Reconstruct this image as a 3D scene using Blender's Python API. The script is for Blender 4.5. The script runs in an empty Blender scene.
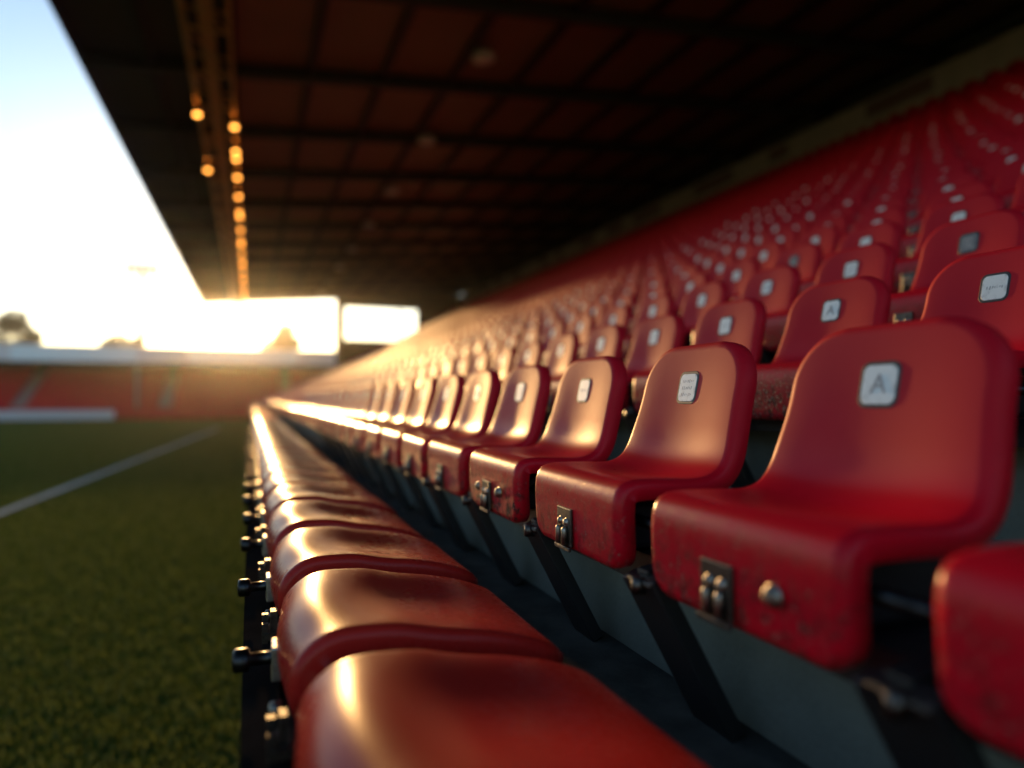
import bpy, bmesh, math, random
from mathutils import Vector, Matrix
from mathutils.noise import noise as mnoise
random.seed(7)
R = math.radians
scene = bpy.context.scene
COL = scene.collection

ZC = 1.80                       # camera height over the pitch
YAW, PITCH, FPX = 20.5, 1.146, 700.0
SUN_EL, SUN_AZ = 6.8, -1.2     # sun nearly straight down the rows, low over the far stand

# ------------------------------------------------------------------ helpers
def link(o, parent=None):
    COL.objects.link(o)
    if parent is not None: o.parent = parent
    return o

def obj(name, me, mat=None, parent=None, loc=None):
    o = bpy.data.objects.new(name, me)
    if mat is not None:
        me.materials.clear()
        for m in (mat if isinstance(mat, (list, tuple)) else [mat]): me.materials.append(m)
    if loc is not None: o.location = loc
    return link(o, parent)

def empty(name, loc=(0, 0, 0)):
    o = bpy.data.objects.new(name, None)
    o.location = loc; o.empty_display_size = 0.1
    return link(o)

def tag(o, label=None, cat=None, group=None, kind=None):
    if label: o['label'] = label
    if cat: o['category'] = cat
    if group: o['group'] = group
    if kind: o['kind'] = kind
    return o

class MB:
    def __init__(s): s.v = []; s.f = []; s.m = []; s.mi = 0
    def add(s, vs, fs, mi=None):
        b = len(s.v); s.v += [tuple(v) for v in vs]
        for f in fs: s.f.append(tuple(i + b for i in f)); s.m.append(s.mi if mi is None else mi)
    def box(s, x0, x1, y0, y1, z0, z1, mi=None):
        vs = [(x0,y0,z0),(x1,y0,z0),(x1,y1,z0),(x0,y1,z0),(x0,y0,z1),(x1,y0,z1),(x1,y1,z1),(x0,y1,z1)]
        s.add(vs, [(0,3,2,1),(4,5,6,7),(0,1,5,4),(1,2,6,5),(2,3,7,6),(3,0,4,7)], mi)
    def bar(s, a, b, w, h, up=(0,0,1), mi=None):
        a = Vector(a); b = Vector(b); d = (b - a).normalized(); up = Vector(up)
        sx = d.cross(up)
        if sx.length < 1e-4: sx = d.cross(Vector((1,0,0)))
        sx.normalize(); sz = sx.cross(d)
        vs = []
        for p in (a, b):
            for i, j in ((-1,-1),(1,-1),(1,1),(-1,1)): vs.append(p + sx*i*w/2 + sz*j*h/2)
        s.add(vs, [(0,1,2,3),(7,6,5,4),(0,4,5,1),(1,5,6,2),(2,6,7,3),(3,7,4,0)], mi)
    def lathe(s, a, axis, prof, n=16, mi=None):
        a = Vector(a); d = Vector(axis).normalized()
        t = d.cross(Vector((0,0,1)))
        if t.length < 1e-3: t = d.cross(Vector((1,0,0)))
        t.normalize(); u = d.cross(t)
        vs = []; fs = []
        for (h, r) in prof:
            for k in range(n):
                an = 2*math.pi*k/n
                vs.append(a + d*h + (t*math.cos(an) + u*math.sin(an))*r)
        for i in range(len(prof)-1):
            for k in range(n):
                k2 = (k+1) % n
                fs.append((i*n+k, i*n+k2, (i+1)*n+k2, (i+1)*n+k))
        fs.append(tuple(range(n-1, -1, -1))); fs.append(tuple((len(prof)-1)*n+k for k in range(n)))
        s.add(vs, fs, mi)
    def mesh(s, name, smooth=False):
        me = bpy.data.meshes.new(name)
        me.from_pydata(s.v, [], s.f); me.update()
        if any(s.m): me.polygons.foreach_set('material_index', s.m)
        bm = bmesh.new(); bm.from_mesh(me); bmesh.ops.recalc_face_normals(bm, faces=bm.faces); bm.to_mesh(me); bm.free()
        if smooth: me.polygons.foreach_set('use_smooth', [True]*len(me.polygons))
        return me

def bevel(me, w=0.003, seg=2):
    bm = bmesh.new(); bm.from_mesh(me)
    bmesh.ops.bevel(bm, geom=list(bm.edges), offset=w, segments=seg, profile=0.5, affect='EDGES', clamp_overlap=True)
    bm.to_mesh(me); bm.free(); return me

# ------------------------------------------------------------------ materials
def mat(name, base=(.5,.5,.5), rough=.5, metal=0.0, spec=.5):
    m = bpy.data.materials.new(name); m.use_nodes = True
    b = m.node_tree.nodes['Principled BSDF']
    b.inputs['Base Color'].default_value = (*base, 1); b.inputs['Roughness'].default_value = rough
    b.inputs['Metallic'].default_value = metal; b.inputs['Specular IOR Level'].default_value = spec
    return m, m.node_tree, b

def N(nt, t, **kw):
    n = nt.nodes.new(t)
    for k, v in kw.items(): setattr(n, k, v)
    return n

def ramp(nt, src, stops):
    r = N(nt, 'ShaderNodeValToRGB')
    e = r.color_ramp.elements
    e[0].position, e[0].color = stops[0][0], (*stops[0][1], 1)
    e[1].position, e[1].color = stops[-1][0], (*stops[-1][1], 1)
    for p, c in stops[1:-1]:
        x = e.new(p); x.color = (*c, 1)
    nt.links.new(src, r.inputs['Fac']); return r

def noise(nt, vec, scale, detail=4, rough=.55):
    n = N(nt, 'ShaderNodeTexNoise'); n.inputs['Scale'].default_value = scale
    n.inputs['Detail'].default_value = detail; n.inputs['Roughness'].default_value = rough
    if vec is not None: nt.links.new(vec, n.inputs['Vector'])
    return n.outputs['Fac']

def math_(nt, op, a, b=None, c=None):
    n = N(nt, 'ShaderNodeMath', operation=op)
    for i, x in enumerate((a, b, c)):
        if x is None: continue
        if isinstance(x, (int, float)): n.inputs[i].default_value = x
        else: nt.links.new(x, n.inputs[i])
    return n.outputs[0]

def mix(nt, fac, a, b):
    n = N(nt, 'ShaderNodeMix', data_type='RGBA')
    for i, x in ((0, fac), (6, a), (7, b)):
        if isinstance(x, (int, float)): n.inputs[i].default_value = x
        elif isinstance(x, tuple): n.inputs[i].default_value = (*x, 1)
        else: nt.links.new(x, n.inputs[i])
    return n.outputs[2]

def bump(nt, b, h, strength=.2, dist=.002):
    n = N(nt, 'ShaderNodeBump'); n.inputs['Strength'].default_value = strength; n.inputs['Distance'].default_value = dist
    nt.links.new(h, n.inputs['Height']); nt.links.new(n.outputs[0], b.inputs['Normal'])

def plastic(name, base, wear=.5, rough=.30):
    """moulded seat plastic: sun-faded patches, scuffed and pitted lower apron"""
    m, nt, b = mat(name, base, rough, 0, .17)
    tc = N(nt, 'ShaderNodeTexCoord'); oi = N(nt, 'ShaderNodeObjectInfo')
    off = N(nt, 'ShaderNodeVectorMath', operation='MULTIPLY_ADD')
    cmb = N(nt, 'ShaderNodeCombineXYZ')
    for i in range(3): nt.links.new(oi.outputs['Random'], cmb.inputs[i])
    nt.links.new(cmb.outputs[0], off.inputs[0]); off.inputs[1].default_value = (31, 17, 43)
    nt.links.new(tc.outputs['Object'], off.inputs[2])
    v = off.outputs[0]
    sep = N(nt, 'ShaderNodeSeparateXYZ'); nt.links.new(tc.outputs['Object'], sep.inputs[0])
    # mask that belongs to the front apron (kicked by shoes) : local x small, z below the lip
    mz = N(nt, 'ShaderNodeMapRange'); nt.links.new(sep.outputs[2], mz.inputs[0])
    mz.inputs[1].default_value = -.005; mz.inputs[2].default_value = -.12; mz.inputs[3].default_value = 0; mz.inputs[4].default_value = 1
    mx = N(nt, 'ShaderNodeMapRange'); nt.links.new(sep.outputs[0], mx.inputs[0])
    mx.inputs[1].default_value = .05; mx.inputs[2].default_value = .01; mx.inputs[3].default_value = 0; mx.inputs[4].default_value = 1
    ap = math_(nt, 'MULTIPLY', mz.outputs[0], mx.outputs[0])
    rnd = math_(nt, 'MULTIPLY_ADD', oi.outputs['Random'], .7, .45)
    big = noise(nt, v, 9, 5, .6); mid = noise(nt, v, 46, 5, .65); fine = noise(nt, v, 330, 3, .6); pit = noise(nt, v, 170, 4, .7)
    fade = math_(nt, 'MULTIPLY', ramp(nt, big, [(.35, (0,0,0)), (.85, (1,1,1))]).outputs[0], .22)
    c = mix(nt, fade, base, (base[0]*1.25, base[1]*2.0+.006, base[2]*1.6+.006))
    # dark grime
    g = math_(nt, 'MULTIPLY', ramp(nt, mid, [(.40, (0,0,0)), (.62, (1,1,1))] if wear > 2 else [(.46, (0,0,0)), (.62, (1,1,1))]).outputs[0], ap)
    g = math_(nt, 'MULTIPLY', g, min(1, .95*wear + .12)); g = math_(nt, 'MINIMUM', math_(nt, 'MULTIPLY', g, rnd), 1.0)
    c = mix(nt, g, c, (.045, .012, .010))
    # pale chips
    chip = math_(nt, 'MULTIPLY', ramp(nt, pit, [(.60, (0,0,0)), (.64, (1,1,1))]).outputs[0], math_(nt, 'MULTIPLY', ap, wear))
    chip = math_(nt, 'MULTIPLY', chip, ramp(nt, mid, [(.42, (0,0,0)), (.60, (1,1,1))]).outputs[0])
    c = mix(nt, chip, c, (.50, .36, .33) if wear > 2 else (.34, .18, .15))
    nt.links.new(c, b.inputs['Base Color'])
    rr = math_(nt, 'MULTIPLY_ADD', mid, .07, rough - .03)
    gr = N(nt, 'ShaderNodeMapRange'); nt.links.new(sep.outputs[2], gr.inputs[0])     # grained backrest, smooth seat and lip
    gr.inputs[1].default_value = .0; gr.inputs[2].default_value = .09; gr.inputs[3].default_value = 0; gr.inputs[4].default_value = .24
    rr = math_(nt, 'ADD', rr, gr.outputs[0])
    rr = math_(nt, 'MULTIPLY_ADD', g, .3, rr)
    nt.links.new(rr, b.inputs['Roughness'])
    h = math_(nt, 'MULTIPLY_ADD', chip, -1.2, math_(nt, 'MULTIPLY', fine, .55))
    h = math_(nt, 'MULTIPLY_ADD', g, -.6, h)
    bump(nt, b, h, .22, .0012)
    return m

M = {}
RED = (.50, .004, .016)
M['red'] = plastic('seat_plastic', RED, 1.5, .28)
M['red_worn'] = plastic('seat_plastic_pitted', RED, 2.6, .34)
M['red_front'] = plastic('front_seat_plastic', (.40, .016, .012), .25, .27)

def metal(name, base, rough, scale=60):
    m, nt, b = mat(name, base, rough, 1.0)
    tc = N(nt, 'ShaderNodeTexCoord')
    n1 = noise(nt, tc.outputs['Object'], scale, 5, .65)
    c = mix(nt, ramp(nt, n1, [(.45, (0,0,0)), (.7, (1,1,1))]).outputs[0], base, (base[0]*.35, base[1]*.28, base[2]*.22))
    nt.links.new(c, b.inputs['Base Color'])
    nt.links.new(math_(nt, 'MULTIPLY_ADD', n1, .4, rough - .12), b.inputs['Roughness'])
    bump(nt, b, n1, .15, .001)
    return m
M['steel'] = metal('worn_steel', (.42, .40, .38), .3)
M['darksteel'] = metal('dark_steel', (.10, .09, .085), .35)
M['bolt'] = metal('bolt_steel', (.34, .31, .28), .36)
M['black'] = mat('black_paint', (.012, .012, .014), .4)[0]
M['blackmetal'] = metal('black_metal', (.05, .05, .055), .3)

def concrete(name, base, scale=3, dark=.5):
    m, nt, b = mat(name, base, .95, 0, .0)
    tc = N(nt, 'ShaderNodeTexCoord'); v = tc.outputs['Object']
    a = noise(nt, v, scale, 6, .65); f = noise(nt, v, scale*26, 4, .6)
    c = mix(nt, ramp(nt, a, [(.35, (0,0,0)), (.7, (1,1,1))]).outputs[0], tuple(x*dark for x in base), base)
    c = mix(nt, math_(nt, 'MULTIPLY', f, .5), c, tuple(x*.6 for x in base))
    nt.links.new(c, b.inputs['Base Color']); bump(nt, b, f, .5, .004)
    return m
M['railpaint'] = concrete('rail_paint_dark', (.022, .020, .019), 8)
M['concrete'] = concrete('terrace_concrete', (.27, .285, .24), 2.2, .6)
M['wallconc'] = concrete('parapet_concrete', (.85, .68, .58), 1.5, .75)
M['gangway'] = concrete('gangway_shaded_floor', (.10, .098, .09), 9, .4)  # floor colour darkened to hold the shade behind the front row
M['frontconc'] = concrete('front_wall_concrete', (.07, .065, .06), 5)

def plate_mat(name, base, dark):
    m, nt, b = mat(name, base, .35)
    tc = N(nt, 'ShaderNodeTexCoord')
    a = noise(nt, tc.outputs['Object'], 55, 5, .7)
    c = mix(nt, ramp(nt, a, [(.5, (0,0,0)), (.72, (1,1,1))]).outputs[0], base, dark)
    nt.links.new(c, b.inputs['Base Color']); return m
M['plate'] = plate_mat('plate_enamel', (.82, .83, .82), (.45, .44, .43))
M['plate_dark'] = plate_mat('plate_tarnished', (.16, .16, .165), (.07, .07, .07))
M['rim'] = mat('plate_rim_rubber', (.02, .016, .018), .5)[0]
M['mark_grey'] = mat('plate_mark_grey', (.30, .31, .34), .5)[0]
M['mark_pale'] = mat('plate_mark_pale', (.6, .58, .55), .5)[0]

# roof
m, nt, b = mat('roof_sheet', (.10, .045, .028), .55)
tc = N(nt, 'ShaderNodeTexCoord'); n1 = noise(nt, tc.outputs['Object'], .5, 5, .6)
nt.links.new(mix(nt, n1, (.17, .115, .060), (.36, .24, .13)), b.inputs['Base Color'])
M['roof'] = m
m, nt, b = mat('roof_sheet_green', (.05, .055, .04), .6)
tc = N(nt, 'ShaderNodeTexCoord'); n1 = noise(nt, tc.outputs['Object'], .6, 5, .6)
nt.links.new(mix(nt, n1, (.035, .036, .026), (.07, .075, .055)), b.inputs['Base Color'])
M['roofgreen'] = m
M['beam'] = mat('roof_beam_paint', (.034, .024, .018), .6)[0]
M['truss'] = mat('truss_glow_paint', (.75, .40, .12), .28, .6)[0]  # orange base colour holds the sun glow on the metal
M['cladding'] = concrete('dark_cladding', (.018, .014, .012), 1.0, .6)
M['lampshell'] = mat('lamp_or_glint_housing', (.55, .52, .48), .4)[0]
m, nt, b = mat('sun_glint_glow', (1, .7, .35), .3)
b.inputs['Emission Color'].default_value = (1, .34, .05, 1); b.inputs['Emission Strength'].default_value = 5  # emission stands in for sun flare on the truss metal
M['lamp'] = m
M['fascia'] = mat('fascia_pale', (.72, .80, .86), .4)[0]
M['fascia_red'] = mat('fascia_pink', (.66, .62, .66), .4)[0]
M['farseat'] = concrete('far_seat_red', (.62, .014, .030), 1.2, .7)
M['faraisle'] = mat('far_aisle', (.30, .16, .15), .8)[0]
M['white'] = mat('white_board', (.55, .52, .56), .5)[0]
M['mast'] = mat('mast_steel', (.25, .25, .26), .5, .6)[0]
m, nt, b = mat('tree_leaf', (.06, .07, .025), .7); M['leaf'] = m
M['bark'] = mat('tree_bark', (.07, .05, .035), .9)[0]
M['linepaint'] = concrete('line_paint', (.75, .76, .72), 4, .7)

# grass sheet
m, nt, b = mat('pitch_grass', (.05, .08, .015), 1, 0, 0)
tc = N(nt, 'ShaderNodeTexCoord'); v = tc.outputs['Object']
a = noise(nt, v, .35, 5, .6); f = noise(nt, v, 9, 6, .7); g = noise(nt, v, 60, 4, .7)
c = mix(nt, a, (.072, .108, .012), (.135, .175, .024))
c = mix(nt, ramp(nt, f, [(.4, (0,0,0)), (.7, (1,1,1))]).outputs[0], c, (.060, .085, .022))
c = mix(nt, math_(nt, 'MULTIPLY', g, .6), c, (.018, .026, .006))
nt.links.new(c, b.inputs['Base Color']); bump(nt, b, g, .8, .03)
M['grass'] = m
m, nt, b = mat('grass_blade', (.06, .09, .018), .55, 0, .3)
at = N(nt, 'ShaderNodeTexCoord'); a = noise(nt, at.outputs['Object'], 3, 4, .6); f = noise(nt, at.outputs['Object'], 40, 2)
c = mix(nt, a, (.066, .100, .012), (.160, .185, .030)); c = mix(nt, math_(nt, 'MULTIPLY', f, .5), c, (.11, .11, .035))
nt.links.new(c, b.inputs['Base Color'])
tr = N(nt, 'ShaderNodeBsdfTranslucent'); nt.links.new(c, tr.inputs[0]); ms = N(nt, 'ShaderNodeMixShader'); ms.inputs[0].default_value = .45
nt.links.new(b.outputs[0], ms.inputs[1]); nt.links.new(tr.outputs[0], ms.inputs[2]); nt.links.new(ms.outputs[0], nt.nodes['Material Output'].inputs['Surface'])
M['blade'] = m

# ------------------------------------------------------------------ seat shells
def smooth_path(pts, n):
    """Catmull-Rom through pts, resampled evenly"""
    P = [Vector((p[0], 0, p[1])) for p in pts]
    P = [P[0]*2 - P[1]] + P + [P[-1]*2 - P[-2]]
    d = []
    for i in range(1, len(P)-2):
        for k in range(24):
            t = k/24; p0, p1, p2, p3 = P[i-1], P[i], P[i+1], P[i+2]
            d.append(.5*((2*p1) + (p2-p0)*t + (2*p0-5*p1+4*p2-p3)*t*t + (3*p1-p0-3*p2+p3)*t**3))
    d.append(P[-2])
    L = [0]
    for i in range(1, len(d)): L.append(L[-1] + (d[i]-d[i-1]).length)
    out = []; j = 0
    for k in range(n):
        s = L[-1]*k/(n-1)
        while j < len(L)-2 and L[j+1] < s: j += 1
        t = (s - L[j])/max(1e-9, L[j+1]-L[j]); out.append(d[j].lerp(d[j+1], min(1, max(0, t))))
    return out, L[-1]

def sst(t):
    t = max(0, min(1, t)); return t*t*(3-2*t)

def shell(name, pts, width_fn, conc_fn, r0, r1, nt_=44, nw=21, rf=.017, fl=.019, lip=.006, arcs=4):
    path, L = smooth_path(pts, nt_)
    # crowd the samples at both rounded ends
    ss = [L*i/(nt_-1) for i in range(nt_)]
    extra = [0, .004, .010, .018, .030, L-.030, L-.045, L-.060, L-.018, L-.010, L-.004, L] if nt_ > 20 else [0, .012, .03, L-.045, L-.02, L-.006, L]
    ss = sorted(set([round(s, 5) for s in ss + extra]))
    def at(s):
        f = s/L*(nt_-1); i = min(nt_-2, int(f)); return path[i].lerp(path[i+1], f-i)
    V = []; Nn = []
    for s in ss:
        p = at(s); a = at(max(0, s-.008)); b_ = at(min(L, s+.008))
        t = (b_-a).normalized(); n = Vector((-t.z, 0, t.x))
        if n.length < .1: n = Vector((-1,0,0))
        hw = hw0 = width_fn(s/L, p)
        if s < r0: hw -= r0 - math.sqrt(max(0, r0*r0 - (r0-s)**2))
        if L-s < r1: hw -= r1 - math.sqrt(max(0, r1*r1 - (r1-(L-s))**2))
        c = conc_fn(s/L, p)
        for k in range(nw):
            w = 2*k/(nw-1) - 1
            if nw > 8: w = math.copysign(1 - (1-abs(w))**1.7, w)
            y = w*hw
            q = min(1, abs(y)/hw0); V.append(p + Vector((0, y, 0)) + n*c*(q*q*(2-q*q))); Nn.append(n)
    ns = len(ss)
    faces = []
    for i in range(ns-1):
        for k in range(nw-1):
            faces.append((i*nw+k, i*nw+k+1, (i+1)*nw+k+1, (i+1)*nw+k))
    loop = [k for k in range(nw)] + [i*nw+nw-1 for i in range(1, ns)] + [(ns-1)*nw+k for k in range(nw-2, -1, -1)] + [i*nw for i in range(ns-2, 0, -1)]
    n = len(loop); bas = []
    for q in range(n):
        a = V[loop[q-1]]; c = V[loop[(q+1) % n]]; t = (c-a).normalized(); nn = Nn[loop[q]]
        bd = t.cross(nn).normalized(); bas.append((V[loop[q]], bd, nn))
    cen = sum(V, Vector())/len(V)
    sgn = sum(1 if (p-cen).dot(bd) > 0 else -1 for p, bd, nn in bas)
    if sgn < 0: bas = [(p, -bd, nn) for p, bd, nn in bas]
    prev = loop
    rings = [(rf*math.sin(R(90)*k/arcs), rf*(1-math.cos(R(90)*k/arcs))) for k in range(1, arcs+1)] + [(rf, rf+fl), (rf-lip*.5, rf+fl+lip*.3), (rf-lip, rf+fl)]
    if arcs == 1: rings = [(rf, rf+fl)]
    for (o, dn) in rings:
        cur = []
        for (p, bd, nn) in bas:
            cur.append(len(V)); V.append(p + bd*o - nn*dn)
        for q in range(n):
            q2 = (q+1) % n
            faces.append((prev[q], prev[q2], cur[q2], cur[q]))
        prev = cur
    return V, faces, at, L

SEAT_PTS = [(.004, -.148), (.001, -.10), (0, -.055), (.004, -.026), (.016, -.008), (.038, -.001), (.08, -.004), (.14, -.011), (.19, -.010), (.225, .004), (.247, .035), (.262, .085), (.276, .14), (.289, .20), (.300, .252)]
def seat_w(f, p):
    z = p.z
    if z < .0: return .184
    f = min(1, z/.16); return .184 - .016*f*f*(3-2*f)
def seat_c(f, p):
    if p.x < .03: return .0
    if p.z < .0: return .010*min(1, (p.x-.03)/.1)
    f = min(1, p.z/.14); g = max(0, min(1, (.262-p.z)/.13)); return .010 - .004*sst(f) - .004*(1-g)
V1, F1, SEAT_AT, SEAT_L = shell('seat', SEAT_PTS, seat_w, seat_c, .030, .085)
PAN_PTS = [(.014, -.115), (.004, -.072), (.004, -.034), (.020, .000), (.052, .026), (.092, .032), (.15, .017), (.22, -.002), (.29, -.014), (.355, -.024), (.405, -.040), (.435, -.066)]
PAN_PTS = [(x if x < .1 else .1 + (x-.1)*1.13, z) for x, z in PAN_PTS]
V2, F2, PAN_AT, PAN_L = shell('pan', PAN_PTS, lambda f, p: .186, lambda f, p: -.012*(1 - sst((p.x-.04)/.16)) + .016*sst((p.x-.03)/.17)*sst((.485-p.x)/.19), .045, .06, fl=.06)
V3, F3, _, _ = shell('seatlow', SEAT_PTS, seat_w, seat_c, .030, .085, nt_=13, nw=6, arcs=1, rf=.012, fl=.026)
V4, F4, _, _ = shell('panlow', PAN_PTS, lambda f, p: .186, lambda f, p: .02*max(0, min(1, (p.x-.04)/.1)), .03, .03, nt_=10, nw=6, arcs=1, rf=.012, fl=.05)

def mk(name, V, F):
    b = MB(); b.add(V, F); return b.mesh(name, True)
ME = {}
ME['seat'] = mk('seat_shell_mesh', V1, F1); ME['seat'].materials.append(M['red'])
ME['seat_worn'] = ME['seat'].copy(); ME['seat_worn'].materials.clear(); ME['seat_worn'].materials.append(M['red_worn'])
ME['pan'] = mk('front_seat_mesh', V2, F2); ME['pan'].materials.append(M['red_front'])

# ---- plate on the backrest
def plate_frame():
    best = min((SEAT_L*i/400 for i in range(200, 401)), key=lambda s: abs(SEAT_AT(s).z - .170) + (10 if SEAT_AT(s).x < .2 else 0))
    p = SEAT_AT(best); t = (SEAT_AT(best+.006) - SEAT_AT(best-.006)).normalized()
    n = Vector((-t.z, 0, t.x)); return p, t, n
PP, PT, PN = plate_frame()
def rrect(w, h, r, n=5):
    out = []
    for cx, cy, a0 in ((w/2-r, h/2-r, 0), (-w/2+r, h/2-r, 90), (-w/2+r, -h/2+r, 180), (w/2-r, -h/2+r, 270)):
        for k in range(n+1):
            a = R(a0 + 90*k/n); out.append((cx + r*math.cos(a), cy + r*math.sin(a)))
    return out
def on_plate(u, v, d):           # u to the viewer's right (-y), v up the back, d out of the back
    return PP + Vector((0, -u, 0)) + PT*v + PN*d
def slab(outl, d0, d1, b, mi=0, inset=.0015):
    n = len(outl)
    vs = [on_plate(u, v, d0) for u, v in outl] + [on_plate(u, v, d1-inset) for u, v in outl]
    sc = [(u*(1-inset/.028), v*(1-inset/.028)) for u, v in outl]
    vs += [on_plate(u, v, d1) for u, v in sc]
    fs = []
    for a in (0, n):
        for q in range(n):
            q2 = (q+1) % n; fs.append((a+q, a+q2, a+n+q2, a+n+q))
    fs.append(tuple(2*n+q for q in range(n)))
    b.add(vs, fs, mi)
b = MB(); slab(rrect(.073, .073, .016), -.004, .0012, b, 0, .0008); ME['rim'] = b.mesh('plate_rim_mesh'); ME['rim'].materials.append(M['rim'])
b = MB(); slab(rrect(.061, .061, .012), .000, .0020, b, 0, .0008); ME['plate'] = b.mesh('plate_mesh'); ME['plate'].materials.append(M['plate'])
ME['plate_dark'] = ME['plate'].copy(); ME['plate_dark'].materials.clear(); ME['plate_dark'].materials.append(M['plate_dark'])

def text_mesh(body, size, name, d=.0022, cy=0.0, bold=.0):
    cu = bpy.data.curves.new('txt', 'FONT'); cu.body = body; cu.size = size; cu.align_x = 'CENTER'; cu.align_y = 'CENTER'; cu.extrude = .02*size; cu.offset = bold
    o = bpy.data.objects.new('txt', cu); COL.objects.link(o)
    bpy.context.view_layer.update()
    dg = bpy.context.evaluated_depsgraph_get()
    me = bpy.data.meshes.new_from_object(o.evaluated_get(dg)); me.name = name
    bpy.data.objects.remove(o)
    for v in me.vertices:
        v.co = on_plate(v.co.x, v.co.y + cy, d + max(0, v.co.z)*.5)
    return me
ME['mark_A'] = text_mesh('A', .042, 'plate_letter_mesh', bold=.0004); ME['mark_A'].materials.append(M['mark_grey'])
def scribble(seed, rows, name, mt):
    rr = random.Random(seed); b = MB()
    for r_ in range(rows):
        v = .014 - r_*(.030/max(1, rows-1)) if rows > 1 else 0
        u = -.019
        while u < .018:
            w = rr.uniform(.002, .005); h = rr.uniform(.004, .0085)
            vs = [on_plate(u, v-h/2, .0022), on_plate(u+w*.6, v-h/2+rr.uniform(-.002,.002), .0022), on_plate(u+w, v+h/2, .0022), on_plate(u+w*.35, v+h/2, .0022)]
            b.add(vs, [(0,1,2,3)]); u += w + rr.uniform(.001, .0035)
    me = b.mesh(name); me.materials.append(mt); return me
ME['mark_rows'] = scribble(3, 3, 'plate_worn_lettering_mesh', M['mark_grey'])
ME['mark_word'] = scribble(5, 1, 'plate_worn_word_mesh', M['mark_grey'])
ME['mark_crest'] = scribble(9, 4, 'plate_crest_mesh', M['mark_pale'])

# ---- hinge bracket, bolts, stud, strut, clamp (seat-local coordinates)
b = MB(); b.box(-.0055, .001, -.016, .052, -.152, -.076); b.box(-.011, -.004, -.018, .054, -.161, -.152)
ME['bracket'] = bevel(b.mesh('bracket_mesh'), .0018); ME['bracket'].materials.append(M['darksteel'])
def bolt_me(y, z, r=.0075, h=.009):
    b = MB(); b.lathe((-.004, y, z), (-1,0,0), [(0, r*1.25), (.002, r*1.25), (.002, r), (h*.6, r), (h*.9, r*.72), (h, r*.3)], 14)
    return b.mesh('bolt_mesh', True)
ME['b1'] = bolt_me(.004, -.104, .0075, .008); ME['b2'] = bolt_me(.032, -.104, .0075, .008)
# vertical latch rods of the bracket
for k, y in (('r1', .004), ('r2', .032)):
    b = MB(); b.lathe((-.010, y, -.150), (0,0,1), [(0, .0065), (.032, .0065), (.037, .004)], 12); ME[k] = b.mesh('latch_mesh', True)
ME['st'] = bolt_me(-.095, -.094, .0125, .012); ME['st2'] = bolt_me(.085, -.098, .010, .010)
for k in ('b1', 'b2', 'r1', 'r2', 'st', 'st2'): ME[k].materials.append(M['bolt'])
b = MB()
b.bar((.02, .250, -.150), (.150, .215, -.415), .105, .030, (1,0,.4))
b.bar((.02, .250, -.150), (.24, .250, -.110), .035, .020)
ME['strut'] = bevel(b.mesh('strut_mesh'), .003); ME['strut'].materials.append(M['black'])
b = MB()
b.lathe((.012, .205, -.158), (0,1,0), [(0, .006), (.004, .008), (.04, .008), (.044, .006), (.075, .006)], 14)
b.box(-.006, .03, .232, .247, -.176, -.150)
ME['clamp'] = b.mesh('clamp_mesh', True); ME['clamp'].materials.append(M['darksteel'])
b = MB()      # tubes of the frame under the seat
b.lathe((.075, -.30, -.080), (0,1,0), [(0, .011), (.54, .011)], 12)
ME['tubes'] = b.mesh('frame_tube_mesh', True); ME['tubes'].materials.append(M['blackmetal'])
b = MB(); b.box(.050, .255, -.135, .135, -.138, -.046); ME['under'] = bevel(b.mesh('underframe_mesh'), .012); ME['under'].materials.append(M['black'])  # black box added to darken the shaded hollow below the seat
# front row: knob bolts on the pitch side
b = MB(); b.lathe((.010, 0, -.070), (-1,0,0), [(0, .018), (.006, .018), (.006, .011), (.050, .011), (.052, .019), (.056, .0205), (.074, .0205), (.078, .018), (.080, .004)], 18)
ME['knob'] = b.mesh('knob_mesh', True); ME['knob'].materials.append(M['blackmetal'])
b = MB(); b.box(-.006, .012, -.030, .030, -.104, -.045)
ME['mount'] = bevel(b.mesh('mount_mesh'), .003); ME['mount'].materials.append(M['steel'])
b = MB(); b.lathe((.008, -.15, -.098), (-1,0,0), [(0, .012), (.016, .012), (.020, .007)], 12)
ME['smallbolt'] = b.mesh('small_bolt_mesh', True); ME['smallbolt'].materials.append(M['bolt'])
b = MB(); b.box(-.016, .014, .215, .285, -.112, -.098); b.box(-.020, -.008, .222, .236, -.130, -.080); b.box(-.020, -.008, .262, .276, -.128, -.072); b.box(-.004, .010, .236, .264, -.112, -.060)
ME['clip'] = b.mesh('edge_bracket_mesh'); ME['clip'].materials.append(M['darksteel'])
b = MB(); b.box(.06, .33, -.03, .03, -.135, -.05); ME['foot'] = bevel(b.mesh('mounting_block_mesh'), .004); ME['foot'].materials.append(M['black'])
# peeled sticker, for one seat
b = MB(); rr = random.Random(2); o_ = [(u*(1+rr.uniform(-.25,.15)), v*(1+rr.uniform(-.25,.15))) for u, v in rrect(.075, .040, .008, 6)]
slab([(u-.004, v-.058) for u, v in o_], -.001, .0022, b, 0, .0005); ME['sticker'] = b.mesh('sticker_mesh'); ME['sticker'].materials.append(M['plate'])

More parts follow.
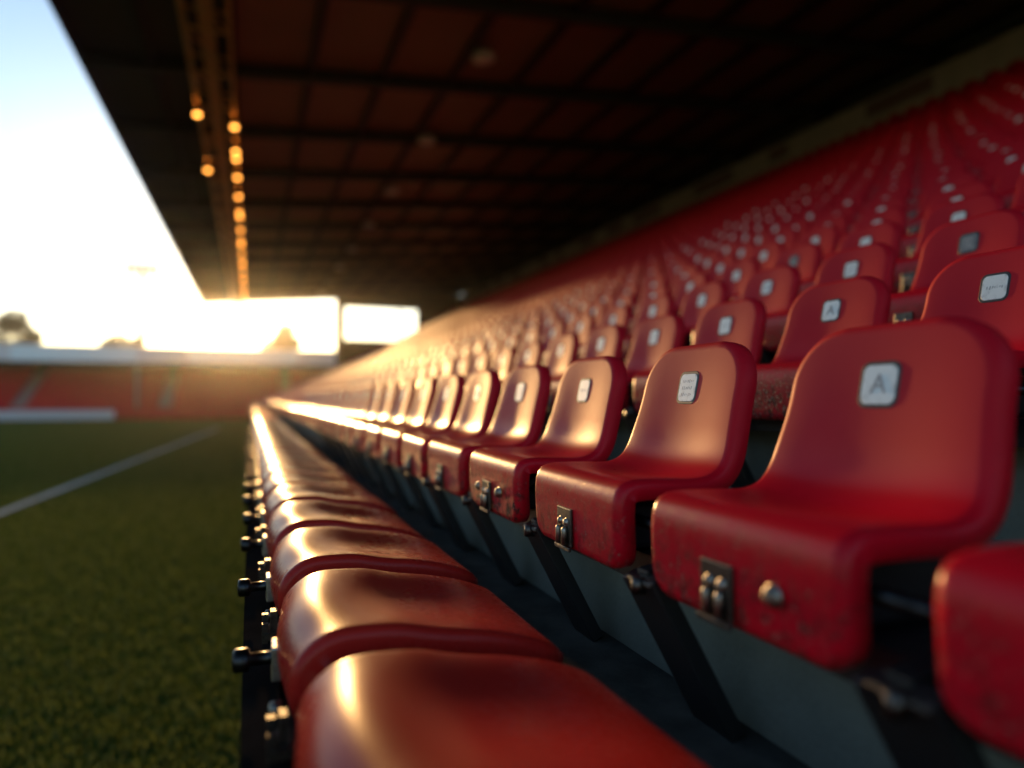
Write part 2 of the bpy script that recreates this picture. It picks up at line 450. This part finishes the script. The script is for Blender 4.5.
# ------------------------------------------------------------------ rows of the stand
PITCH_Y = .5
ROWS = []          # (X of the apron, Z of the seat relative to camera, y phase)
ROWS.append((.045, -.380, .295)); ROWS.append((.608, -.149, .295)); ROWS.append((1.38, .100, .16)); ROWS.append((2.00, .355, .17)); ROWS.append((2.63, .610, .18))
x, z = ROWS[-1][0], ROWS[-1][1]
for i in range(20):
    x += .62; z += .262 + .0060*i
    ROWS.append((x, z, .16 + .02*(i % 3)))
NR = len(ROWS); Y_END = 54.5
cy, sy = math.cos(R(YAW)), math.sin(R(YAW)); cp, sp = math.cos(R(PITCH)), math.sin(R(PITCH))
def proj(x, y, z):      # z relative to the camera; only used to decide which seats the photo shows
    d = x*sy + y*cy; r_ = x*cy - y*sy
    dd = d*cp + z*sp; u = z*cp - d*sp
    if dd < .05: return None
    return 512 + FPX*r_/dd, 384 - FPX*u/dd, dd

seats = []
for ri, (X, Z, ph) in enumerate(ROWS):
    k = 0
    yy = ph - .5
    while yy < Y_END - .3:
        if yy > -.25:
            q = proj(X + .15, yy, Z + (.05 if ri else 0))
            q2 = proj(X, yy + .19, Z) or q; q3 = proj(X + .2, yy + .2, Z + .2) or q
            if q and -60 < q[0] and min(q2[0], q3[0]) < 1040 and min(q2[1], q3[1], q[1]) < 780 and -60 < q[1]: seats.append((q[2], ri, yy))
            elif yy < 30 and ri < 4 and yy > .1: seats.append((q[2] + 30 if q else 99, ri, yy))
        yy += PITCH_Y
seats.sort()
INDIV = seats[:300]; REST = seats[300:]

ONES = 'zero first second third fourth fifth sixth seventh eighth ninth tenth eleventh twelfth thirteenth fourteenth fifteenth sixteenth seventeenth eighteenth nineteenth'.split()
TENS = {2: ('twenty', 'twentieth'), 3: ('thirty', 'thirtieth'), 4: ('forty', 'fortieth'), 5: ('fifty', 'fiftieth'), 6: ('sixty', 'sixtieth')}
def ordw(n):
    if n < 20: return ONES[n]
    t, o = divmod(n, 10)
    return TENS[t][1] if o == 0 else TENS[t][0] + '-' + ONES[o]
def rowname(ri): return 'front row' if ri == 0 else ordw(ri+1) + ' row'

def kid(name, me, parent):
    o = bpy.data.objects.new(name, me); return link(o, parent)

SPECIAL = {}
def near_label(ri, n, d):
    return SPECIAL.get((ri, n))

count = {}
order = sorted(INDIV, key=lambda s: (s[1], s[2]))
SPECIAL = {
 (0, 1): 'large blurred orange-red backless seat cut off by the bottom edge, closest of the front row',
 (1, 1): 'blurred dark red seat cut off at the lower right corner, beside the large seat',
 (1, 2): 'large out-of-focus red seat with square white plate and a round stud on its apron',
 (1, 3): 'sharp red seat just beyond the large blurred one, white lettered plate and steel latch',
 (1, 4): 'red seat whose scuffed apron has a latch between two studs, second row',
}
def build_seat(d, ri, yy, n):
    X, Z, ph = ROWS[ri]
    rs = random.Random(ri*1000 + n)
    root = empty('stadium_seat', (X + rs.uniform(-.003, .003), yy + rs.uniform(-.004, .004), ZC + Z + rs.uniform(-.002, .002)))
    root.rotation_euler = (R(rs.uniform(-.5, .5)), R(rs.uniform(-.9, .9)), R(rs.uniform(-.8, .8)))
    detail = d < 7.0
    if ri == 0:
        kid('seat_pan', ME['pan'], root)
        if d < 12:
            kid('edge_bracket', ME['clip'], root); kid('knob', ME['knob'], root)
            if detail:
                mt = kid('mounting_plate', ME['mount'], root); kid('bolt', ME['smallbolt'], mt); kid('mounting_block', ME['foot'], root)
    else:
        worn = (ri == 2 and n == WORN_N)
        kid('seat_shell', ME['seat_worn'] if worn else ME['seat'], root)
        dark = (ri, n) in DARK
        pl = kid('number_plate', ME['plate_dark'] if dark else ME['plate'], root)
        if detail or d < 9:
            kid('plate_rim', ME['rim'], pl)
        if detail:
            if (ri, n) in LETTER: kid('plate_letter', ME['mark_A'], pl)
            elif dark: kid('plate_crest', ME['mark_crest'], pl)
            else: kid('plate_lettering', ME['mark_rows'] if (n + ri) % 2 == 0 else ME['mark_word'], pl)
            br = None if worn else kid('latch', ME['bracket'], root)
            if br and d < 4.5:
                for k in ('b1', 'b2'): kid('bolt', ME[k], br)
                for k in ('r1', 'r2'): kid('latch_rod', ME[k], br)
            if (ri, n) == (1, 2) or (ri > 1 and (n*7 + ri) % 3 == 0): kid('stud', ME['st'], root)
            if (ri, n) == (1, 4): kid('stud', ME['st'], root); kid('stud', ME['st2'], root)
            kid('underframe', ME['under'], root); kid('support_strut', ME['strut'], root); kid('clamp', ME['clamp'], root); kid('frame_tube', ME['tubes'], root)
            if (ri, n) in STICK: kid('peeling_sticker', ME['sticker'], root)
    base = SPECIAL.get((ri, n))
    if base is None:
        if ri == 0:
            base = 'orange-red backless dished seat with black side knob, %s from the near end, front row' % ordw(n)
            if d > 12: base = 'small blurred sunlit backless seat, %s from the near end, front row' % ordw(n)
        elif ri == 1 and d < 7: base = 'red seat with scuffed apron and steel latch, %s from the near end, second row' % ordw(n)
        elif d < 7: base = 'red seat with small white plate, %s from the near end, %s up' % (ordw(n), rowname(ri))
        else: base = 'small blurred red seat, %s from the near end, %s up' % (ordw(n), rowname(ri))
    tag(root, base, 'seat', 'front row backless seats' if ri == 0 else 'red seats with backs')
    return root
# which seats carry marks: found from where they stand
byrow = {}
for s in order: byrow.setdefault(s[1], []).append(s)
def nearest_n(ri, y): return min(range(len(byrow[ri])), key=lambda i: abs(byrow[ri][i][2]-y)) + 1
WORN_N = nearest_n(2, 1.66)
LETTER = {(1, 2), (2, WORN_N), (1, 6), (3, 4)}

DARK = {(3, nearest_n(3, 1.67)), (4, nearest_n(4, 3.2))}
STICK = {(5, nearest_n(5, 3.7))}
SPECIAL[(2, WORN_N)] = 'red seat with pitted rusty dark apron and a plate lettered A, third row up'
for (ri, n) in STICK: SPECIAL[(ri, n)] = 'red seat with a silvery peeling sticker below its white plate, %s up' % rowname(ri)
for (ri, n) in DARK: SPECIAL[(ri, n)] = 'red seat with a tarnished dark grey plate on its back, %s up' % rowname(ri)
for s in order:
    n = count.get(s[1], 0) + 1; count[s[1]] = n
    build_seat(s[0], s[1], s[2], n)

# all the farther seats, one mass
big = MB()
pb = [PP + Vector((0, -u, 0)) + PT*v + PN*.0022 for u, v in ((-.03,-.03), (.03,-.03), (.03,.03), (-.03,.03))]
for (d, ri, yy) in REST:
    X, Z, ph = ROWS[ri]; off = Vector((X + random.uniform(-.006, .006), yy + random.uniform(-.008, .008), ZC + Z))
    if ri == 0: big.add([v + off for v in V4], F4, 1)
    else:
        big.add([v + off for v in V3], F3, 0); big.add([v + off for v in pb], [(0,1,2,3)], 2)
me = big.mesh('far_seats_mesh', True)
tag(obj('distant_seats', me, [M['red'], M['red_front'], M['plate']]), 'mass of small blurred red seats filling the far terrace under the roof', 'seats', kind='stuff')

# ------------------------------------------------------------------ grandstand
gs = empty('grandstand', (8, 27, 0))
tag(gs, 'covered grandstand with stepped concrete terrace, dark brown roof and beamed ceiling over red seats', 'grandstand')
def gpart(name, me, mt, parent=None):
    o = obj(name, me, mt)
    o.parent = parent or gs
    o.matrix_parent_inverse = Matrix.Translation(-Vector(gs.location))
    return o
def rel(o, par):     # sub-part of a part that itself sits at the grandstand's offset
    o.parent = par; return o
Y0, Y1 = -3.0, Y_END
b = MB()
floor = [ROWS[i][1] + ZC - .42 for i in range(NR)]
floor[0] = .6
# steps: tread of row i runs from riser i-1 to riser i
prof = [(.30, floor[1])]
for i in range(1, NR):
    rx = ROWS[i][0] + .20
    nz = floor[i+1] if i+1 < NR else floor[i] + .45
    prof += [(rx, floor[i]), (rx, nz)]
prof.append((prof[-1][0] + .9, prof[-1][1])); prof += [(prof[-1][0], 0.02), (.30, 0.02)]
n = len(prof)
vs = [(x, Y0, z) for x, z in prof] + [(x, Y1, z) for x, z in prof]
b.add(vs, [tuple(range(n))] + [tuple(range(2*n-1, n-1, -1))] + [(i, (i+1) % n, n+(i+1) % n, n+i) for i in range(n)])
gpart('terrace', b.mesh('terrace_mesh'), M['concrete'])
XT = prof[-3][0]; ZT = prof[-3][1]            # back of the top step
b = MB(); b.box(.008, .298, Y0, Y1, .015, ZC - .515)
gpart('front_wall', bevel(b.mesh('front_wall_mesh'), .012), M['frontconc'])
b = MB(); b.box(-.010, .006, Y0, Y1, ZC - .565, ZC - .500); b.box(.006, .05, Y0, Y1, ZC - .512, ZC - .500)
gpart('edge_rail', b.mesh('edge_rail_mesh'), M['railpaint'])
for i in range(1, NR):
    b = MB(); X, Z = ROWS[i][0], ROWS[i][1] + ZC; b.box(X + .085, X + .24, Y0, Y1, Z - .20, Z - .142); gpart('seat_rail', b.mesh('seat_rail_mesh'), M['black'])  # black bars added as the shade seen in the gaps between seats
b = MB(); b.box(.30, ROWS[1][0] + .196, Y0, Y1, floor[1] - .05, floor[1] + .006)
gpart('gangway', b.mesh('gangway_mesh'), M['gangway'])
# parapet and back wall
b = MB(); b.box(XT - .35, XT - .15, Y0, Y1, ZT + .003, ZT + 1.15)
gpart('parapet', bevel(b.mesh('parapet_mesh'), .02), M['wallconc'])
b = MB()
y = 3.0; rr = random.Random(5)
while y < 50:
    w = rr.uniform(.8, 2.4); b = MB(); b.box(XT - .362, XT - .345, y, y + w, ZT + .62, ZT + 1.02); y += w + rr.uniform(.6, 3.2)
    gpart('parapet_panel', b.mesh('parapet_panel_mesh'), M['faraisle'])
def roof_z(x): return ZC + 7.05 + .087*(x + 3.3)
b = MB(); b.box(XT + .6, XT + .8, Y0, Y1, ZT - .4, roof_z(XT + .7) + .3)
gpart('back_wall', b.mesh('back_wall_mesh'), M['cladding'])
XR0, XR1 = -3.6, XT + 1.2
XR0 = -.466*7.05
for y in range(2, 55, 7):
    b = MB(); b.bar((XT + .35, y, ZT), (XT + .35, y, roof_z(XT + .35) - .1), .28, .28, (0,1,0)); gpart('column', b.mesh('column_mesh'), M['beam'])
# roof sheet with shallow ribs, thin, sloping up to the back
def sheet(xa, xb, name, mt, ribs=False):
    b = MB(); b.add([(xa, Y0-2, roof_z(xa)), (xb, Y0-2, roof_z(xb)), (xb, Y1+.6, roof_z(xb)), (xa, Y1+.6, roof_z(xa)),
           (xa, Y0-2, roof_z(xa)+.12), (xb, Y0-2, roof_z(xb)+.12), (xb, Y1+.6, roof_z(xb)+.12), (xa, Y1+.6, roof_z(xa)+.12)],
          [(0,3,2,1),(4,5,6,7),(0,1,5,4),(1,2,6,5),(2,3,7,6),(3,0,4,7)])
    return gpart(name, b.mesh(name + '_mesh'), mt)
roof = sheet(-.42, XR1, 'roof', M['roof'])
canopy = sheet(XR0, -.422, 'roof_edge', M['roofgreen'])
y = -2.2
while y < Y1 + .4:
    b = MB(); b.bar((XR0 + .06, y, roof_z(XR0) - .16), (XR1, y, roof_z(XR1) - .16), .16, .30); rel(obj('rafter', b.mesh('rafter_mesh'), M['beam']), roof); y += 3.7
x = -2.0
while x < XR1:
    b = MB(); b.bar((x, Y0-1.9, roof_z(x) - .07), (x, Y1+.5, roof_z(x) - .07), .16, .17); rel(obj('purlin', b.mesh('purlin_mesh'), M['beam']), roof); x += 1.62
b = MB(); b.bar((XR0 + .03, Y0-1.9, roof_z(XR0) - .10), (XR0 + .03, Y1+.5, roof_z(XR0) - .10), .06, .36)
rel(obj('gutter', b.mesh('gutter_mesh'), M['beam']), roof)
b = MB(); b.bar((XR0, Y1+.62, roof_z(XR0) - .02), (XR1, Y1+.62, roof_z(XR1) - .02), .06, .5)
rel(obj('end_fascia', b.mesh('end_fascia_mesh'), M['beam']), roof)
# service truss hung under the roof
b = MB(); zt = roof_z(-.8) - .62
for x in (-1.18, -.40):
    for z in (zt, zt + .36): b.bar((x, Y0, z), (x, Y1, z), .06, .06)
y = Y0; k = 0
while y < Y1 - 1.85:
    for z in (zt, zt + .36): b.bar((-1.15, y, z + .002), (-.43, y, z + .002), .05, .05)
    b.bar((-1.15, y, zt - .004), (-.43, y + 1.85, zt - .004), .03, .03)
    for x in (-1.18, -.40):
        b.bar((x, y, zt + .03), (x, y, zt + .33), .045, .045); b.bar((x, y + .04, zt + .03), (x, y + 1.8, zt + .33), .03, .03)
    b.bar((-.8, y, zt + .36), (-.8, y, roof_z(-.8) - .3), .04, .04)
    y += 1.85
b.box(-.92, -.66, Y0, Y1, zt + .10, zt + .13)
rel(obj('service_truss', b.mesh('service_truss_mesh'), M['truss']), roof)
# end wall with its opening (right part of the far end)
YE = Y1 + .15
b = MB(); XO0, XO1, ZO0, ZO1 = 6.75, 12.4, ZC + 4.5, ZC + 7.0
b.box(6.30, XO0, YE, YE + .25, .02, roof_z(6.4) - .02)
b.box(XO1, XR1, YE, YE + .25, .02, roof_z(XO1) - .05)
b.box(XO0 + .002, XO1 - .002, YE, YE + .25, .02, ZO0); za, zb = roof_z(XO0) - .01, roof_z(XO1) - .01; b.add([(XO0, YE, ZO1), (XO1, YE, ZO1), (XO1, YE, zb), (XO0, YE, za), (XO0, YE+.25, ZO1), (XO1, YE+.25, ZO1), (XO1, YE+.25, zb), (XO0, YE+.25, za)], [(0,1,2,3),(7,6,5,4),(0,4,5,1),(1,5,6,2),(2,6,7,3),(3,7,4,0)])
gpart('end_wall', b.mesh('end_wall_mesh'), M['cladding'])
b = MB(); b.bar((6.22, YE - .1, .02), (6.22, YE - .1, roof_z(6.3) - .1), .3, .3, (0,1,0)); gpart('column', b.mesh('column_mesh'), M['beam'])
b = MB(); b.box(10.9, 11.0, YE + .08, YE + .16, ZO0, ZO1); gpart('mullion', b.mesh('mullion_mesh'), M['beam'])

# glowing bulbs added to stand in for sun glints on the truss, and unlit downlights on the ceiling
def lathe_me(prof, name, a=(0,0,0), ax=(0,0,-1), n=20):
    b = MB(); b.lathe(a, ax, prof, n); return b.mesh(name, True)
ME['glint_body'] = lathe_me([(0, .03), (.05, .035), (.09, .075), (.12, .08)], 'truss_lamp_body_mesh'); ME['glint_body'].materials.append(M['darksteel'])
ME['glint_glow'] = lathe_me([(.118, .07), (.145, .068), (.165, .05), (.172, .02)], 'glint_bulb_glow_mesh'); ME['glint_glow'].materials.append(M['lamp'])
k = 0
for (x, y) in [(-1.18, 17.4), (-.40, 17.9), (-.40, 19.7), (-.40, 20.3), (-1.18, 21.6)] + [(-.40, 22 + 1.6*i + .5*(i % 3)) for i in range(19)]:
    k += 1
    r_ = empty('truss_glint_bulb', (x, y, zt - .03))
    kid('lamp_or_glint_housing', ME['glint_body'], r_); kid('lamp_or_glint_glass', ME['glint_glow'], r_)
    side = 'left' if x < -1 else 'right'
    tag(r_, 'orange sun glint built as a truss bulb, %s along it from the near end' % ordw(k), 'lamp', 'sun glints built as bulbs along the roof truss')
ME['dl'] = lathe_me([(0, .20), (.05, .24), (.14, .27), (.16, .25)], 'downlight_body_mesh', n=28); ME['dl'].materials.append(M['lampshell'])
m, nt, b_ = mat('downlight_glass', (.75, .72, .68), .25); M['dlglass'] = m
ME['dlg'] = lathe_me([(.158, .23), (.185, .20), (.20, .10)], 'downlight_glass_mesh', n=28); ME['dlg'].materials.append(M['dlglass'])
for k in range(8):
    y = 14.5 + k*5.3; x = 4.75
    r_ = empty('ceiling_lamp', (x, y, roof_z(x) - .16))
    kid('lamp_or_glint_housing', ME['dl'], r_); kid('lamp_or_glint_glass', ME['dlg'], r_)
    tag(r_, 'unlit pale round lamp on the brown ceiling, %s of its line from the near end' % ordw(k+1), 'lamp', 'unlit ceiling lamps')

# ------------------------------------------------------------------ pitch
b = MB(); b.add([(-700, -60, 0), (700, -60, 0), (700, 900, 0), (-700, 900, 0)], [(0,1,2,3)])
tag(obj('ground', b.mesh('ground_mesh'), M['grass']), kind='structure')
def strip(pts, w, z, name):
    b = MB(); a = Vector(pts[0]); c = Vector(pts[1]); t = (c-a).normalized(); s = Vector((-t.y, t.x, 0))*w/2; n = 60
    vs = []
    for i in range(n+1):
        p = a.lerp(c, i/n); j = random.uniform(.85, 1.1); vs += [(p.x-s.x*j, p.y-s.y*j, z), (p.x+s.x*j, p.y+s.y*j, z)]
    b.add(vs, [(2*i, 2*i+1, 2*i+3, 2*i+2) for i in range(n)])
    return tag(obj(name, b.mesh(name + '_mesh'), M['linepaint']), kind='structure')
def gpt(px, py):      # a point of the pitch
    d = ZC*FPX/(py - 398); X = (px-250)*d/(FPX/cy); return (X, (d - X*sy)/cy, 0)
A, B_ = Vector(gpt(0, 515)), Vector(gpt(215, 430)); dr = (B_-A)
strip([A - dr*.6, B_ + dr*.05], .16, .03, 'pitch_marking')
# blades close to the stand
rr = random.Random(11); b = MB()
for i in range(150000):
    y = 2.0 + 60*rr.random()**3.2; x = -.02 - (0.9 + y*.55)*rr.random()
    h = rr.uniform(.018, .045)*(.75 + 1.1*abs(mnoise((x*5, y*5, 0))) + .5*mnoise((x*19, y*19, 3))); a = rr.uniform(0, 6.283); w = rr.uniform(.0018, .0035)*(1 + y*.12); lx, ly = math.cos(a)*h*.5, math.sin(a)*h*.5
    px_, py_ = -math.sin(a)*w, math.cos(a)*w
    b.v += [(x-px_, y-py_, 0), (x+px_, y+py_, 0), (x+lx*.4+px_*.8, y+ly*.4+py_*.8, h*.6), (x+lx*.4-px_*.8, y+ly*.4-py_*.8, h*.6), (x+lx, y+ly, h)]
    q = len(b.v) - 5; b.f += [(q, q+1, q+2, q+3), (q+3, q+2, q+4)]; b.m += [0, 0]
me = bpy.data.meshes.new('grass_mesh'); me.from_pydata(b.v, [], b.f)
tag(obj('grass', me, M['blade']), 'short green turf beside the stand wall', 'grass', kind='stuff')

# ------------------------------------------------------------------ far stand
YF = 66.0
fs = empty('far_stand', (-12, YF, 0))
tag(fs, 'low stand across the far end of the pitch with red seating and pale fascia', 'grandstand')
def fpart(name, me, mt, par=None):
    o = obj(name, me, mt); o.parent = par or fs
    if par is None: o.matrix_parent_inverse = Matrix.Translation(-Vector(fs.location))
    return o
FX0, FX1 = -70, 14
nst = 9
aisles = [(-60 + 9.3*k, -58.6 + 9.3*k) for k in range(8)]
ais = [-17.6, -6.9, 3.2, -28.3, -39, -50]
segs = []; last = FX0
for a in sorted(ais): segs.append((last, a - .55)); last = a + .55
segs.append((last, FX1))
for (xa, xb) in segs:
    b = MB()
    for i in range(nst):
        b.box(xa, xb, YF + .9 + i*.8, YF + .9 + (i+1)*.8, .9, 1.25 + i*.34)
        b.box(xa + .1, xb - .1, YF + 1.2 + i*.8, YF + 1.28 + i*.8, 1.25 + i*.34, 1.62 + i*.34)
    fpart('seating_block', b.mesh('seating_block_mesh'), M['farseat'])
for a in ais:
    b = MB()
    for i in range(nst): b.box(a - .54, a + .54, YF + .9 + i*.8, YF + .9 + (i+1)*.8, .85, 1.2 + i*.34)
    fpart('aisle', b.mesh('aisle_mesh'), M['faraisle'])
b = MB(); b.box(FX0, FX1, YF + .4, YF + .88, .02, 1.0); fpart('front_wall', b.mesh('far_front_wall_mesh'), M['farseat'])
b = MB(); b.box(FX0, FX1, YF + 8.2, YF + 8.5, .02, 5.6); fpart('back_wall', b.mesh('far_back_wall_mesh'), M['cladding'])
b = MB()
b.add([(FX0, YF+.6, 5.05), (FX1, YF+.6, 5.05), (FX1, YF+9, 5.75), (FX0, YF+9, 5.75), (FX0, YF+.6, 5.25), (FX1, YF+.6, 5.25), (FX1, YF+9, 5.95), (FX0, YF+9, 5.95)],
      [(0,3,2,1),(4,5,6,7),(0,1,5,4),(1,2,6,5),(2,3,7,6),(3,0,4,7)])
fr = fpart('roof', b.mesh('far_roof_mesh'), M['beam'])
x = FX0; k = 0
while x < FX1:
    w = 9.0 if k % 2 == 0 else 4.0
    b = MB(); b.box(x + .02, min(FX1, x + w) - .02, YF + .40, YF + .59, 4.80, 6.15); fpart('fascia_panel', b.mesh('fascia_panel_mesh'), M['fascia'] if k % 2 == 0 else M['fascia_red']); x += w; k += 1
for x in range(-66, 14, 19):
    b = MB(); b.bar((x, YF + .7, .5), (x, YF + .7, 5.05), .14, .14, (0,1,0)); fpart('roof_post', b.mesh('roof_post_mesh'), M['mast'])
# advertising board in front of it
ab = empty('advertising_board', (-15, YF - 1.0, 0))
b = MB(); b.box(-24, 4.6, -.04, .04, .08, .82); o = obj('board_panel', b.mesh('board_panel_mesh'), M['white'], ab)
for x in (-22, -15, -8, -1, 4.0):
    b = MB(); b.bar((x, .05, 0), (x, .35, .0), .05, .05); b.bar((x, .10, .02), (x, .06, .9), .05, .05); obj('board_leg', b.mesh('board_leg_mesh'), M['mast'], ab)
tag(ab, 'long white pitchside board standing before the red far stand', 'advertising board')

# floodlight mast
fm = empty('floodlight_mast', (-15.6, 120, 0))
b = MB(); b.lathe((0,0,0), (0,0,1), [(0, .6), (6, .52), (21.5, .4)], 14); obj('mast', b.mesh('mast_mesh', True), M['mast'], fm)
b = MB()
for z in (20.6, 21.5, 22.4): b.box(-2.4, 2.4, -.08, .08, z, z + .10)
b.box(-.06, .06, -.06, .06, 20.6, 22.5); fr_ = obj('lamp_frame', b.mesh('lamp_frame_mesh'), M['mast'], fm)
for z in (20.75, 21.65):
    for x in (-1.95, -.98, 0, .98, 1.95):
        b = MB(); b.box(x - .42, x + .42, -.35, -.09, z, z + .72); obj('floodlight', bevel(b.mesh('floodlight_mesh'), .03), M['lampshell'], fr_)
tag(fm, 'slender floodlight mast rising behind the far stand', 'floodlight')

# trees behind the far stand
def tree(X, Y, h, rad, seed, label):
    rr = random.Random(seed); t = empty('tree', (X, Y, 0))
    b = MB(); b.lathe((0,0,0), (.03,.02,1), [(0, .32), (h*.3, .24), (h*.6, .14), (h*.85, .05)], 10)
    cl = []
    for k in range(9):
        a = rr.uniform(0, 6.28); rr_ = rad*rr.uniform(.3, .9); z = h*rr.uniform(.5, .95)
        rr_ *= 1 - .45*max(0, (z/h-.75)/.25); p = Vector((math.cos(a)*rr_, math.sin(a)*rr_, z)); cl.append((p, rad*rr.uniform(.28, .5)))
        b.bar((0, 0, h*.35 + k*h*.03), p, .09, .09)
    obj('trunk', b.mesh('trunk_mesh', True), M['bark'], t)
    c = MB()
    for (p, r_) in cl:
        for i in range(700):
            q = Vector((rr.gauss(0,1), rr.gauss(0,1), rr.gauss(0,.8))).normalized()*r_*rr.random()**.4 + p
            u = Vector((rr.gauss(0,1), rr.gauss(0,1), rr.gauss(0,1))).normalized(); w = u.cross(Vector((rr.gauss(0,1), rr.gauss(0,1), rr.gauss(0,1)))).normalized(); s = rr.uniform(.12, .26)
            c.v += [q-u*s, q+w*s*.6, q+u*s, q-w*s*.6]; n = len(c.v)-4; c.f.append((n, n+1, n+2, n+3)); c.m.append(0)
    me = bpy.data.meshes.new('crown_mesh'); me.from_pydata(c.v, [], c.f); obj('crown', me, M['leaf'], t)
    tag(t, label, 'tree', 'trees behind the far stand')
def at_px(px, d): X = (px-250)*d/(FPX/cy); return X, (d - X*sy)/cy
for px, d, h, rad, sd, lb in ((-4, 95, 13.6, 4.6, 1, 'dark leafy tree at the left edge behind the far stand, tallest of the trees'),
                              (24, 98, 11.4, 2.6, 4, 'smaller tree beside the tall tree at the left edge, behind the far stand'),
                              (128, 100, 11.6, 3.2, 2, 'small rounded tree top showing over the fascia below the floodlight mast'),
                              (286, 100, 12.0, 3.4, 3, 'sunlit round tree top over the far stand directly below the sun')):
    X, Y = at_px(px, d); tree(X, Y, h, rad, sd, lb)

# ------------------------------------------------------------------ light, sky, haze, camera
w = bpy.data.worlds.new('World'); scene.world = w; w.use_nodes = True
nt = w.node_tree; bg = nt.nodes['Background']
sky = nt.nodes.new('ShaderNodeTexSky'); sky.sky_type = 'NISHITA'; sky.sun_disc = False
sky.sun_elevation = R(SUN_EL); sky.sun_rotation = R(SUN_AZ); sky.air_density = 1.0; sky.dust_density = .35; sky.ozone_density = 2.2
nt.links.new(sky.outputs[0], bg.inputs[0]); bg.inputs[1].default_value = .15
sl = bpy.data.lights.new('sun', 'SUN'); sl.energy = 2.1; sl.angle = R(.8); sl.color = (1, .56, .20)
so = bpy.data.objects.new('sun', sl); link(so)
sv = Vector((math.sin(R(SUN_AZ))*math.cos(R(SUN_EL)), math.cos(R(SUN_AZ))*math.cos(R(SUN_EL)), math.sin(R(SUN_EL))))
so.rotation_euler = (-sv).to_track_quat('-Z', 'Y').to_euler(); so.location = (0, 30, 40)

HAZE = 0.0003
if HAZE:
    b = MB(); b.box(-760, 760, -70, 960, -1, 26)
    m = bpy.data.materials.new('haze_air'); m.use_nodes = True; nt = m.node_tree
    nt.nodes.remove(nt.nodes['Principled BSDF'])
    pv = nt.nodes.new('ShaderNodeVolumePrincipled'); pv.inputs['Color'].default_value = (.95, .93, .9, 1); pv.inputs['Density'].default_value = HAZE; pv.inputs['Anisotropy'].default_value = .93
    nt.links.new(pv.outputs[0], nt.nodes['Material Output'].inputs['Volume'])
    tag(obj('haze', b.mesh('haze_mesh'), m), kind='stuff')

cd = bpy.data.cameras.new('camera'); cam = bpy.data.objects.new('camera', cd); link(cam)
cam.location = (0, 0, ZC); cam.rotation_euler = (R(90 + PITCH), 0, R(-YAW))
cd.sensor_width = 36; cd.lens = 36*FPX/1024; cd.clip_start = .02; cd.clip_end = 3000
cd.dof.use_dof = True; cd.dof.focus_distance = 1.52; cd.dof.aperture_fstop = .92; cd.dof.aperture_blades = 0
scene.camera = cam
scene.view_settings.view_transform = 'Standard'; scene.view_settings.look = 'None'
scene.view_settings.exposure = 1.05; scene.view_settings.gamma = 1
scene.cycles.use_denoising = True
scene.cycles.max_bounces = 6; scene.cycles.volume_bounces = 0
scene.cycles.sample_clamp_indirect = 8
